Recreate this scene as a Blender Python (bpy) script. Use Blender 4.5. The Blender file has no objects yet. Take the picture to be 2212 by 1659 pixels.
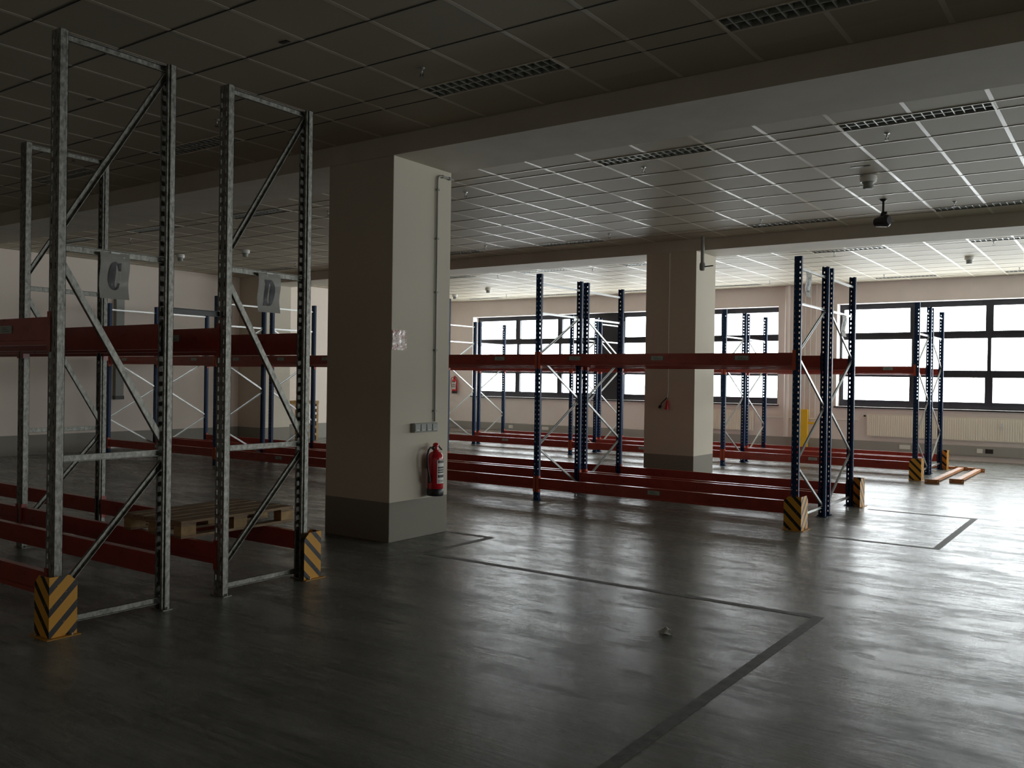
import bpy, math, random
from mathutils import Vector, Matrix
S = bpy.context.scene
COL = S.collection

# ------------------------------------------------------------------ camera
F_PX, YAW, PITCH, ROLL = 1920.45, 0.614455, -0.00467, 0.01457
fwd = Vector((-math.sin(YAW) * math.cos(PITCH), math.cos(YAW) * math.cos(PITCH), math.sin(PITCH)))
r0 = Vector((math.cos(YAW), math.sin(YAW), 0)); u0 = r0.cross(fwd)
rt = r0 * math.cos(ROLL) + u0 * math.sin(ROLL)
up = -r0 * math.sin(ROLL) + u0 * math.cos(ROLL)
cam = bpy.data.objects.new('camera', bpy.data.cameras.new('camera'))
M4 = Matrix((rt, up, -fwd)).transposed().to_4x4(); M4.translation = (0, 0, 1.75)
cam.matrix_world = M4
cam.data.sensor_width = 36.0; cam.data.lens = F_PX / 2212 * 36.0
cam.data.clip_start = 0.05; cam.data.clip_end = 300
COL.objects.link(cam); S.camera = cam

# ------------------------------------------------------------------ daylight and exposure
SKY = 13.0
world = bpy.data.worlds.new('overcast_sky'); S.world = world; world.use_nodes = True
bg = world.node_tree.nodes['Background']
bg.inputs[0].default_value = (0.96, 0.98, 1.0, 1); bg.inputs[1].default_value = SKY
S.view_settings.view_transform = 'Standard'; S.view_settings.look = 'None'
S.view_settings.gamma = 1.0; S.view_settings.use_curve_mapping = False
S.view_settings.exposure = 0.0
c = S.cycles
c.max_bounces = 14; c.diffuse_bounces = 8; c.glossy_bounces = 6; c.transparent_max_bounces = 16
c.sample_clamp_indirect = 8.0; c.caustics_reflective = True
try:
    c.use_denoising = True; c.denoiser = 'OPENIMAGEDENOISE'
except Exception: pass

def portal(x0, x1, z0, z1, y):
    l = bpy.data.lights.new('window_daylight', 'AREA'); l.shape = 'RECTANGLE'
    l.size = x1 - x0; l.size_y = z1 - z0; l.cycles.is_portal = True
    o = bpy.data.objects.new('window_daylight', l); COL.objects.link(o)
    o.location = ((x0 + x1) / 2, y, (z0 + z1) / 2); o.rotation_euler = (-math.pi / 2, 0, 0)  # faces -Y, into the room
WZ0, WZ1 = 1.20, 3.80
WIN = [(-18.05, -7.83), (-6.32, 3.82), (5.30, 15.4)]
for a, b in WIN: portal(a, b, WZ0, WZ1, 23.78)
RWY = (11.0, 22.2)                       # daylight opening in the right-hand wall, outside the picture
_l = bpy.data.lights.new('window_daylight', 'AREA'); _l.shape = 'RECTANGLE'; _l.size = WZ1 - WZ0; _l.size_y = RWY[1] - RWY[0]; _l.cycles.is_portal = True
_o = bpy.data.objects.new('window_daylight', _l); COL.objects.link(_o); _o.location = (17.5, sum(RWY) / 2, (WZ0 + WZ1) / 2); _o.rotation_euler = (0, math.pi / 2, 0)

# ------------------------------------------------------------------ helpers
def tag(o, label=None, cat=None, group=None, kind=None):
    for k, v in (('label', label), ('category', cat), ('group', group), ('kind', kind)):
        if v: o[k] = v
    return o
def empty(name, loc=(0, 0, 0), rz=0):
    o = bpy.data.objects.new(name, None); COL.objects.link(o)
    o.location = loc; o.rotation_euler = (0, 0, rz); o.empty_display_size = 0.1
    return o
class MB:
    def __init__(s): s.v = []; s.f = []; s.m = []; s.sm = []
    def add(s, vs, fs, mi=0, smooth=False):
        n = len(s.v); s.v += [tuple(v) for v in vs]
        for f in fs: s.f.append(tuple(i + n for i in f)); s.m.append(mi); s.sm.append(smooth)
        return s
    def box(s, x0, x1, y0, y1, z0, z1, mi=0):
        return s.add([(x0, y0, z0), (x1, y0, z0), (x1, y1, z0), (x0, y1, z0), (x0, y0, z1), (x1, y0, z1), (x1, y1, z1), (x0, y1, z1)],
                     [(3, 2, 1, 0), (4, 5, 6, 7), (0, 1, 5, 4), (1, 2, 6, 5), (2, 3, 7, 6), (3, 0, 4, 7)], mi)
    def bar(s, p, q, w, h, side=(1, 0, 0), mi=0):
        p = Vector(p); q = Vector(q); d = (q - p).normalized(); a = Vector(side); a = (a - d * a.dot(d)).normalized(); b = d.cross(a)
        vs = [e + a * (w / 2 * i) + b * (h / 2 * j) for e in (p, q) for i, j in ((-1, -1), (1, -1), (1, 1), (-1, 1))]
        return s.add(vs, [(3, 2, 1, 0), (4, 5, 6, 7), (0, 1, 5, 4), (1, 2, 6, 5), (2, 3, 7, 6), (3, 0, 4, 7)], mi)
    def channel(s, p, q, w, h, t=0.003, side=(1, 0, 0), flip=1):
        # C section: web perpendicular to "side" axis, flanges pointing along it
        p = Vector(p); q = Vector(q); d = (q - p).normalized(); a = Vector(side); a = (a - d * a.dot(d)).normalized(); b = d.cross(a)
        o = a * (w / 2 * flip)
        s.bar(p - o, q - o, t, h, side)
        for k in (-1, 1): s.bar(p + b * (h / 2 * k), q + b * (h / 2 * k), w, t, side)
        return s
    def cyl(s, p, q, r, n=16, r2=None, mi=0, caps=True):
        p = Vector(p); q = Vector(q); r2 = r if r2 is None else r2
        d = (q - p).normalized(); a = d.orthogonal().normalized(); b = d.cross(a)
        vs = []
        for e, R in ((p, r), (q, r2)):
            for i in range(n):
                t = 2 * math.pi * i / n; vs.append(e + a * (R * math.cos(t)) + b * (R * math.sin(t)))
        s.add(vs, [(i, (i + 1) % n, n + (i + 1) % n, n + i) for i in range(n)], mi, True)
        if caps: s.add(vs, [tuple(range(n - 1, -1, -1)), tuple(range(n, 2 * n))], mi)
        return s
    def tube(s, pts, r, n=10, mi=0):
        pts = [Vector(p) for p in pts]; k = len(pts); vs = []
        a = None
        for i, p in enumerate(pts):
            d = (pts[min(i + 1, k - 1)] - pts[max(i - 1, 0)]).normalized()
            a = d.orthogonal().normalized() if a is None else (a - d * a.dot(d)).normalized()
            b = d.cross(a)
            R = r[i] if isinstance(r, (list, tuple)) else r
            for j in range(n):
                t = 2 * math.pi * j / n; vs.append(p + a * (R * math.cos(t)) + b * (R * math.sin(t)))
        fs = [(i * n + j, i * n + (j + 1) % n, (i + 1) * n + (j + 1) % n, (i + 1) * n + j) for i in range(k - 1) for j in range(n)]
        s.add(vs, fs, mi, True); s.add(vs, [tuple(range(n - 1, -1, -1)), tuple(range((k - 1) * n, k * n))], mi)
        return s
    def lathe(s, prof, c=(0, 0, 0), n=24, mi=0):
        c = Vector(c); vs = []; k = len(prof)
        for r, z in prof:
            for j in range(n):
                t = 2 * math.pi * j / n; vs.append(c + Vector((r * math.cos(t), r * math.sin(t), z)))
        fs = [(i * n + j, i * n + (j + 1) % n, (i + 1) * n + (j + 1) % n, (i + 1) * n + j) for i in range(k - 1) for j in range(n)]
        s.add(vs, fs, mi, True); s.add(vs, [tuple(range(n - 1, -1, -1)), tuple(range((k - 1) * n, k * n))], mi)
        return s
    def prism(s, poly, o, ax, ay, az, t, mi=0):
        # polygon in the (ax, ay) plane from origin o, thickness t along az
        o = Vector(o); ax = Vector(ax); ay = Vector(ay); az = Vector(az); n = len(poly)
        vs = [o + ax * x + ay * y for x, y in poly] + [o + ax * x + ay * y + az * t for x, y in poly]
        fs = [tuple(range(n - 1, -1, -1)), tuple(range(n, 2 * n))] + [(i, (i + 1) % n, n + (i + 1) % n, n + i) for i in range(n)]
        return s.add(vs, fs, mi)
    def build(s, name, mats, parent=None, bevel=0, loc=None):
        me = bpy.data.meshes.new(name); me.from_pydata(s.v, [], s.f); 
        mats = mats if isinstance(mats, (list, tuple)) else [mats]
        for m in mats: me.materials.append(m)
        me.polygons.foreach_set('material_index', s.m); me.polygons.foreach_set('use_smooth', s.sm); me.update()
        o = bpy.data.objects.new(name, me); COL.objects.link(o)
        if parent: o.parent = parent
        if loc: o.location = loc
        if bevel:
            b = o.modifiers.new('bevel', 'BEVEL'); b.width = bevel; b.segments = 2; b.limit_method = 'ANGLE'
        return o
def copy_tree(o, parent=None):
    c = o.copy(); COL.objects.link(c)
    if parent: c.parent = parent
    for ch in list(o.children): copy_tree(ch, c)
    return c

# ------------------------------------------------------------------ materials
def mat(name, col, rough=0.5, metal=0.0, spec=0.5, nodes=None, emit=None):
    m = bpy.data.materials.new(name); m.use_nodes = True
    b = m.node_tree.nodes['Principled BSDF']
    b.inputs['Base Color'].default_value = (*col, 1); b.inputs['Roughness'].default_value = rough
    b.inputs['Metallic'].default_value = metal; b.inputs['Specular IOR Level'].default_value = spec
    if nodes: nodes(m.node_tree, b)
    return m
def N(t, typ, **kw):
    n = t.nodes.new(typ)
    for k, v in kw.items():
        if hasattr(n, k): setattr(n, k, v)
        else: n.inputs[k.replace('_', ' ')].default_value = v
    return n
def noisy(col_a, col_b, scale=8, rough=(0.4, 0.6), bump=0.0, stretch=(1, 1, 1), detail=6, lo=0.35, hi=0.65):
    def f(t, b):
        tc = N(t, 'ShaderNodeTexCoord'); mp = N(t, 'ShaderNodeMapping'); mp.inputs['Scale'].default_value = stretch
        t.links.new(tc.outputs['Object'], mp.inputs[0])
        no = N(t, 'ShaderNodeTexNoise', Scale=scale, Detail=detail, Roughness=0.6); t.links.new(mp.outputs[0], no.inputs['Vector'])
        cr = N(t, 'ShaderNodeValToRGB'); cr.color_ramp.elements[0].position = lo; cr.color_ramp.elements[1].position = hi
        cr.color_ramp.elements[0].color = (*col_a, 1); cr.color_ramp.elements[1].color = (*col_b, 1)
        t.links.new(no.outputs[0], cr.inputs[0]); t.links.new(cr.outputs[0], b.inputs['Base Color'])
        mr = N(t, 'ShaderNodeMapRange'); mr.inputs[3].default_value = rough[0]; mr.inputs[4].default_value = rough[1]
        t.links.new(no.outputs[0], mr.inputs[0]); t.links.new(mr.outputs[0], b.inputs['Roughness'])
        if bump:
            bu = N(t, 'ShaderNodeBump', Strength=bump, Distance=0.01); t.links.new(no.outputs[0], bu.inputs['Height']); t.links.new(bu.outputs[0], b.inputs['Normal'])
    return f

def floor_nodes(t, b):
    L = t.links.new
    tc = N(t, 'ShaderNodeTexCoord')
    def noise(scale, stretch, detail=6, rgh=0.6, dist=0.0):
        mp = N(t, 'ShaderNodeMapping'); mp.inputs['Scale'].default_value = stretch; L(tc.outputs['Object'], mp.inputs[0])
        n = N(t, 'ShaderNodeTexNoise', Scale=scale, Detail=detail, Roughness=rgh, Distortion=dist); L(mp.outputs[0], n.inputs['Vector']); return n
    def ramp(n, lo, hi, a=0.0, b_=1.0):
        m = N(t, 'ShaderNodeMapRange'); m.inputs[1].default_value = lo; m.inputs[2].default_value = hi; m.inputs[3].default_value = a; m.inputs[4].default_value = b_
        L(n.outputs[0], m.inputs[0]); return m
    def math_(op, a, b_):
        m = N(t, 'ShaderNodeMath', operation=op)
        for k, v in ((0, a), (1, b_)):
            if isinstance(v, (int, float)): m.inputs[k].default_value = v
            else: L(v.outputs[0], m.inputs[k])
        return m
    big = ramp(noise(0.45, (1, 1.5, 1), 6, 0.6), .35, .65)             # wide worn zones
    mot = ramp(noise(2.2, (.55, 1.5, 1), 10, 0.75, .4), .40, .60)      # mottled patches
    mid = ramp(noise(7.5, (.5, 1.3, 1), 10, 0.8, .6), .42, .58)
    fine = ramp(noise(11, (.12, 2.6, 1), 8, 0.75), .38, .62)           # trowel and wheel streaks along the racks
    speck = ramp(noise(14, (.8, 1.2, 1), 12, 0.85), .62, .72)          # small dark scuffs
    long_ = ramp(noise(1.6, (.10, 1.9, 1), 8, 0.7), .42, .60)
    v = math_('ADD', math_('MULTIPLY', big, .25), math_('ADD', math_('ADD', math_('MULTIPLY', mid, .14), math_('MULTIPLY', mot, .18)), math_('ADD', math_('MULTIPLY', fine, .25), math_('MULTIPLY', long_, .20))))
    cr = N(t, 'ShaderNodeValToRGB'); e = cr.color_ramp.elements
    e[0].position = 0.12; e[0].color = (0.105, 0.107, 0.096, 1); e[1].position = 0.88; e[1].color = (0.31, 0.315, 0.29, 1)
    L(v.outputs[0], cr.inputs[0])
    mu = N(t, 'ShaderNodeMixRGB', blend_type='MULTIPLY'); L(speck.outputs[0], mu.inputs[0]); L(cr.outputs[0], mu.inputs[1]); mu.inputs[2].default_value = (.42, .41, .40, 1)
    L(mu.outputs[0], b.inputs['Base Color'])
    g1 = math_('ADD', math_('MULTIPLY', mot, .45), math_('ADD', math_('MULTIPLY', fine, .20), math_('ADD', math_('MULTIPLY', mid, .25), math_('MULTIPLY', big, .10))))
    ro = N(t, 'ShaderNodeMapRange'); ro.inputs[1].default_value = .1; ro.inputs[2].default_value = .9; ro.inputs[3].default_value = .40; ro.inputs[4].default_value = .13
    L(g1.outputs[0], ro.inputs[0]); L(ro.outputs[0], b.inputs['Roughness'])
    sp = N(t, 'ShaderNodeMapRange'); sp.inputs[1].default_value = .1; sp.inputs[2].default_value = .9; sp.inputs[3].default_value = .18; sp.inputs[4].default_value = .42
    L(g1.outputs[0], sp.inputs[0]); L(sp.outputs[0], b.inputs['Specular IOR Level'])
    bu = N(t, 'ShaderNodeBump', Strength=0.14, Distance=0.003); L(fine.outputs[0], bu.inputs['Height'])
    b2 = N(t, 'ShaderNodeBump', Strength=0.05, Distance=0.006); L(mot.outputs[0], b2.inputs['Height']); L(bu.outputs[0], b2.inputs['Normal']); L(b2.outputs[0], b.inputs['Normal'])

def band_nodes(lo_col, hi_a, hi_b):
    def f(t, b):
        L = t.links.new
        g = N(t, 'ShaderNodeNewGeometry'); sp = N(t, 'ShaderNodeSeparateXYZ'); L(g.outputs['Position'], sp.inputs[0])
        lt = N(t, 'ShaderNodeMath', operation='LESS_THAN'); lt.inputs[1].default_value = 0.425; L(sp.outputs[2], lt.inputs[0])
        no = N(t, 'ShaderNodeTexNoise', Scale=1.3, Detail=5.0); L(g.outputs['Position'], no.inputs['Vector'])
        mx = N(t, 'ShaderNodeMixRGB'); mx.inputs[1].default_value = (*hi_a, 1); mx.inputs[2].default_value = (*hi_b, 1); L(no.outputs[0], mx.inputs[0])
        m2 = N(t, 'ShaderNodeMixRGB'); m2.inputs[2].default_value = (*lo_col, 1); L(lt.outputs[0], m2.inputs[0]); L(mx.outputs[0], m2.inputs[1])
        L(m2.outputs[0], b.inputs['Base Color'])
    return f
def tile_nodes(t, b):
    L = t.links.new
    g = N(t, 'ShaderNodeNewGeometry'); mp = N(t, 'ShaderNodeMapping'); mp.inputs['Location'].default_value = (5.255 / 0.69, -9.30 / 0.673, 0)
    mp.inputs['Scale'].default_value = (1 / 0.69, 1 / 0.673, 0); L(g.outputs['Position'], mp.inputs[0])
    fl = N(t, 'ShaderNodeVectorMath', operation='FLOOR'); L(mp.outputs[0], fl.inputs[0])
    wn = N(t, 'ShaderNodeTexWhiteNoise'); L(fl.outputs[0], wn.inputs[0])
    cr = N(t, 'ShaderNodeValToRGB'); cr.color_ramp.elements[0].color = (0.47, 0.425, 0.335, 1); cr.color_ramp.elements[1].color = (0.54, 0.49, 0.39, 1)
    L(wn.outputs[0], cr.inputs[0]); L(cr.outputs[0], b.inputs['Base Color'])
def stripe_nodes(t, b):
    L = t.links.new
    tc = N(t, 'ShaderNodeTexCoord'); sp = N(t, 'ShaderNodeSeparateXYZ'); L(tc.outputs['Object'], sp.inputs[0])
    ax = N(t, 'ShaderNodeMath', operation='ABSOLUTE'); ay = N(t, 'ShaderNodeMath', operation='ABSOLUTE'); L(sp.outputs[0], ax.inputs[0]); L(sp.outputs[1], ay.inputs[0])
    s1 = N(t, 'ShaderNodeMath', operation='ADD'); L(ax.outputs[0], s1.inputs[0]); L(ay.outputs[0], s1.inputs[1])
    s2 = N(t, 'ShaderNodeMath', operation='SUBTRACT'); L(sp.outputs[2], s2.inputs[0]); L(s1.outputs[0], s2.inputs[1])
    s3 = N(t, 'ShaderNodeMath', operation='MULTIPLY_ADD'); s3.inputs[1].default_value = 1 / 0.147; s3.inputs[2].default_value = 10.05; L(s2.outputs[0], s3.inputs[0])
    fr = N(t, 'ShaderNodeMath', operation='FRACT'); L(s3.outputs[0], fr.inputs[0])
    no = N(t, 'ShaderNodeTexNoise', Scale=45.0, Detail=3.0); L(tc.outputs['Object'], no.inputs['Vector'])
    lt = N(t, 'ShaderNodeMath', operation='LESS_THAN'); lt.inputs[1].default_value = 0.37; L(fr.outputs[0], lt.inputs[0])
    chip = N(t, 'ShaderNodeMath', operation='LESS_THAN'); chip.inputs[1].default_value = 0.68; L(no.outputs[0], chip.inputs[0])
    ml = N(t, 'ShaderNodeMath', operation='MULTIPLY'); L(lt.outputs[0], ml.inputs[0]); L(chip.outputs[0], ml.inputs[1])
    mx = N(t, 'ShaderNodeMixRGB'); mx.inputs[1].default_value = (0.74, 0.36, 0.035, 1); mx.inputs[2].default_value = (0.012, 0.011, 0.012, 1)
    L(ml.outputs[0], mx.inputs[0]); L(mx.outputs[0], b.inputs['Base Color'])
def glass_mat():
    m = bpy.data.materials.new('window_glass'); m.use_nodes = True; t = m.node_tree; t.nodes.clear()
    o = N(t, 'ShaderNodeOutputMaterial'); tr = N(t, 'ShaderNodeBsdfTransparent'); tr.inputs[0].default_value = (0.95, 0.97, 0.97, 1)
    gl = N(t, 'ShaderNodeBsdfGlossy'); gl.inputs['Roughness'].default_value = 0.02
    mx = N(t, 'ShaderNodeMixShader'); mx.inputs[0].default_value = 0.07
    t.links.new(tr.outputs[0], mx.inputs[1]); t.links.new(gl.outputs[0], mx.inputs[2]); t.links.new(mx.outputs[0], o.inputs[0]); return m
def sleeve_mat():
    m = bpy.data.materials.new('plastic_sleeve'); m.use_nodes = True; t = m.node_tree; t.nodes.clear()
    o = N(t, 'ShaderNodeOutputMaterial'); tr = N(t, 'ShaderNodeBsdfTransparent')
    gl = N(t, 'ShaderNodeBsdfGlossy'); gl.inputs['Roughness'].default_value = 0.04
    no = N(t, 'ShaderNodeTexNoise', Scale=9.0, Detail=2.0); bu = N(t, 'ShaderNodeBump', Strength=0.6, Distance=0.03)
    t.links.new(no.outputs[0], bu.inputs['Height']); t.links.new(bu.outputs[0], gl.inputs['Normal'])
    mx = N(t, 'ShaderNodeMixShader'); mx.inputs[0].default_value = 0.035
    t.links.new(tr.outputs[0], mx.inputs[1]); t.links.new(gl.outputs[0], mx.inputs[2]); t.links.new(mx.outputs[0], o.inputs[0]); return m

FLOOR = mat('sealed_concrete', (0.3, 0.3, 0.28), 0.3, spec=0.42, nodes=floor_nodes)
FLOOR.node_tree.nodes['Principled BSDF'].inputs['IOR'].default_value = 1.33
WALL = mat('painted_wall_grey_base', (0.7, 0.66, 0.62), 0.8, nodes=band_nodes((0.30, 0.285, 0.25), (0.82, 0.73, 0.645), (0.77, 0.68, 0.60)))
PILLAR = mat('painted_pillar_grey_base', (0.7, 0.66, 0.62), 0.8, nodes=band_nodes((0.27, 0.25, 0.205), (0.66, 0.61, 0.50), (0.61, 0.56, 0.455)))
WALLW = mat('painted_wall', (0.7, 0.66, 0.62), 0.8, nodes=noisy((0.82, 0.755, 0.73), (0.87, 0.80, 0.775), 1.2, (0.7, 0.85)))
SOFFIT = mat('beam_plaster', (0.6, 0.58, 0.52), 0.8, nodes=noisy((0.56, 0.52, 0.44), (0.64, 0.60, 0.51), 1.5, (0.7, 0.85)))
TILE = mat('ceiling_tile', (0.5, 0.48, 0.44), 0.6, spec=0.13, nodes=tile_nodes)
TBAR = mat('ceiling_rail_white', (0.66, 0.61, 0.51), 0.32, spec=0.25)
GAPSHADE = mat('painted_gap_shade', (0.03, 0.03, 0.03), 0.9)  # near-black colour standing for shade along the ceiling grid lines
BLUE = mat('blue_painted_steel', (0.012, 0.045, 0.15), 0.42, spec=0.35, nodes=noisy((0.004, 0.030, 0.095), (0.006, 0.040, 0.125), 14, (0.40, 0.52)))
GALV = mat('galvanised_steel', (0.3, 0.31, 0.3), 0.45, metal=0.6, nodes=noisy((0.09, 0.09, 0.078), (0.42, 0.415, 0.37), 38, (0.35, 0.6), stretch=(1, 1, 0.6), lo=0.3, hi=0.7))
BRACE = mat('bright_zinc_steel', (0.50, 0.51, 0.50), 0.32, metal=0.7)
RED = mat('rust_red_paint', (0.42, 0.055, 0.03), 0.38, nodes=noisy((0.30, 0.034, 0.022), (0.38, 0.046, 0.028), 6, (0.26, 0.30)))
LITRED = mat('lit_red_hook', (0.55, 0.09, 0.035), 0.45)  # same paint as the beams, its lit tone put into the colour
RACKLABEL = mat('grey_label', (0.38, 0.42, 0.38), 0.5)
INK = mat('black_ink', (0.012, 0.012, 0.012), 0.6)
PAPER = mat('paper', (0.62, 0.62, 0.58), 0.6)
SHEET = mat('sign_sheet_grey', (0.36, 0.35, 0.31), 0.6)
SLEEVE = sleeve_mat()
YELLOW = mat('yellow_paint', (0.85, 0.53, 0.03), 0.45)
GUARD = mat('hazard_stripes', (0.8, 0.4, 0.03), 0.42, nodes=stripe_nodes)
GUARDIN = mat('guard_plain_yellow', (0.55, 0.27, 0.03), 0.5)
BLACK = mat('black_plastic', (0.01, 0.01, 0.011), 0.4)
FRAME = mat('anthracite_frame', (0.022, 0.024, 0.032), 0.4)
GLASS = glass_mat()
RADI = mat('radiator_enamel', (0.90, 0.86, 0.76), 0.4)
TRUNK = mat('grey_trunking', (0.36, 0.35, 0.325), 0.55)
WHITEP = mat('white_plastic_and_lit_slat', (0.78, 0.77, 0.73), 0.4)
GREYP = mat('grey_plastic', (0.30, 0.31, 0.28), 0.5)
DGREY = mat('socket_hole_grey', (0.10, 0.10, 0.10), 0.6)
REDG = mat('extinguisher_red', (0.50, 0.008, 0.018), 0.22, spec=0.6)
WOOD = mat('worn_pallet_wood', (0.4, 0.27, 0.15), 0.75, nodes=noisy((0.17, 0.11, 0.06), (0.34, 0.235, 0.13), 9, (0.65, 0.85), stretch=(9, 0.9, 6)))
WOODL = mat('block_wood', (0.5, 0.34, 0.15), 0.75, nodes=noisy((0.30, 0.19, 0.08), (0.46, 0.31, 0.14), 14, (0.65, 0.85)))
LOUV = mat('louver_metal', (0.50, 0.52, 0.49), 0.35, metal=0.3)
LBACK = mat('lamp_tray_grey', (0.40, 0.41, 0.39), 0.5)
TAPE = mat('worn_floor_tape', (0.085, 0.082, 0.072), 0.65, nodes=noisy((0.07, 0.068, 0.06), (0.19, 0.185, 0.165), 12, (0.5, 0.8)))
ORNG = mat('scuffed_orange_beam', (0.5, 0.2, 0.06), 0.45, nodes=noisy((0.36, 0.12, 0.04), (0.60, 0.27, 0.09), 9, (0.4, 0.6)))
PIPEM = mat('pipe_grey', (0.34, 0.34, 0.30), 0.4)

# ------------------------------------------------------------------ room shell
XL, XR, YF, YB, ZC = -19.30, 17.0, -5.0, 23.30, 4.32
P_ROWS = [(6.95, 7.92), (14.91, 15.80)]
tag(MB().box(XL - .2, XR + .2, YF - .2, YB + .6, -0.2, 0).build('floor', FLOOR), 'grey sealed concrete floor with worn glossy streaks', 'floor', kind='structure')
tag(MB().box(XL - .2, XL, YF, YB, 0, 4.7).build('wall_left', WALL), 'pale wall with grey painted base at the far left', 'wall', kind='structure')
b = MB(); b.box(XR, XR + .2, YF, YB, 0, WZ0); b.box(XR, XR + .2, YF, YB, WZ1, 4.7); b.box(XR, XR + .2, YF, RWY[0], WZ0, WZ1); b.box(XR, XR + .2, RWY[1], YB, WZ0, WZ1)
tag(b.build('wall_right', WALL), kind='structure')
tag(MB().box(XL, XR, YF - .2, YF, 0, 4.7).build('wall_front', WALL), kind='structure')
b = MB(); y0, y1 = YB, YB + .4
b.box(XL - .2, XR + .2, y0, y1, 0, WZ0); b.box(XL - .2, XR + .2, y0, y1, WZ1, 4.7)
xs = [XL - .2] + [v for w in WIN for v in w] + [XR + .2]
for i in range(0, len(xs), 2): b.box(xs[i], xs[i + 1], y0, y1, WZ0, WZ1)
tag(b.build('wall_back', WALLW), 'off white window wall at the far end', 'wall', kind='structure')

bays = [(YF, 6.94), (7.92, 14.90), (15.80, YB)]
LROWS = [(0.97, 0), (5.95, 0), (9.02, 1), (14.01, 1), (17.37, 2), (22.37, 2)]
LX = [-17.68, -14.92, -12.16, -9.40, -5.255, -2.495, .265, 3.025]
b = MB()
for k, (a, e) in enumerate(bays):
    rows = [ly for ly, nb in LROWS if nb == k]; y = a
    for ly in rows:
        b.box(XL, XR, y, ly, ZC, ZC + .02); x = XL
        for lx in LX:
            b.box(x, lx, ly, ly + .28, ZC, ZC + .02); x = lx + 1.38
        b.box(x, XR, ly, ly + .28, ZC, ZC + .02); y = ly + .28
    b.box(XL, XR, y, e, ZC, ZC + .02)
b.box(XL - .2, XR + .2, YF - .2, YB + .6, 4.7, 4.8)
ceil = tag(b.build('ceiling', TILE), 'suspended tile ceiling with a pale metal grid', 'ceiling', kind='structure')
g = MB(); x = -5.255 - 0.69 * 20
while x < XR:
    if x > XL + .1:
        for k, (a, e) in enumerate(bays):
            y = a + .02                          # rails stop at a light they would cross
            for ly in [ly for ly, nb in LROWS if nb == k]:
                if any(lx + .1 < x < lx + 1.28 for lx in LX): g.box(x - .019, x + .019, y, ly, ZC - .002, ZC); y = ly + .28
            g.box(x - .019, x + .019, y, e - .02, ZC - .002, ZC)
    x += 0.69
h = MB(); hd = MB()
for (ls, le, nb) in ((0.97, 6.23, 0), (9.02, 14.29, 1), (17.37, 22.65, 2)):
    ys = [ls, ls + .28] + [ls + .28 + .673 * k for k in range(1, 8)] + [le]
    lo, hi = bays[nb]; y = ls - .673
    while y > lo + .05: ys.append(y); y -= .673
    y = le + .673
    while y < hi - .05: ys.append(y); y += .673
    for y in set(round(q, 2) for q in ys):
        if nb == 0: hd.box(XL, XR, y - .007, y + .007, ZC - .002, ZC)  # unlit cross lines of the near bay, shade painted as dark strips
        else: h.box(XL, XR, y - .009, y + .009, ZC - .005, ZC); hd.box(XL, XR, y - .013, y - .009, ZC - .002, ZC)  # thin painted shadow line on the near side of each rail
g.build('ceiling_rail', TBAR, ceil); h.build('ceiling_rail', TBAR, ceil); hd.build('painted_gap_shade', GAPSHADE, ceil)
for i, (a, e) in enumerate(P_ROWS):
    tag(MB().box(XL, XR, a, e, 4.11, 4.7).build('trim_%d' % (i + 1), SOFFIT), ['nearer wide ceiling beam resting on the big pillar', 'farther wide ceiling beam over the second pillar'][i], 'beam', kind='structure')
# pillars and half pillars
pl = [(-7.452, -6.477, 0, 'large near square pillar with grey painted base and fire extinguisher'), (-7.508, -6.516, 1, 'second square pillar standing behind the nearer blue rack'),
      (-19.30, -18.32, 0, None), (-19.30, -18.32, 1, 'shallow wall pier on the far left wall'), (4.2, 5.2, 0, None), (4.2, 5.2, 1, None)]
for x0, x1, r, lb in pl:
    a, e = P_ROWS[r]
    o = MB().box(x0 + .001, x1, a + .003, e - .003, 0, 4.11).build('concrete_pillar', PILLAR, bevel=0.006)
    tag(o, lb or 'square pillar outside the picture', 'pillar', kind='structure')
MB()
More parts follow.
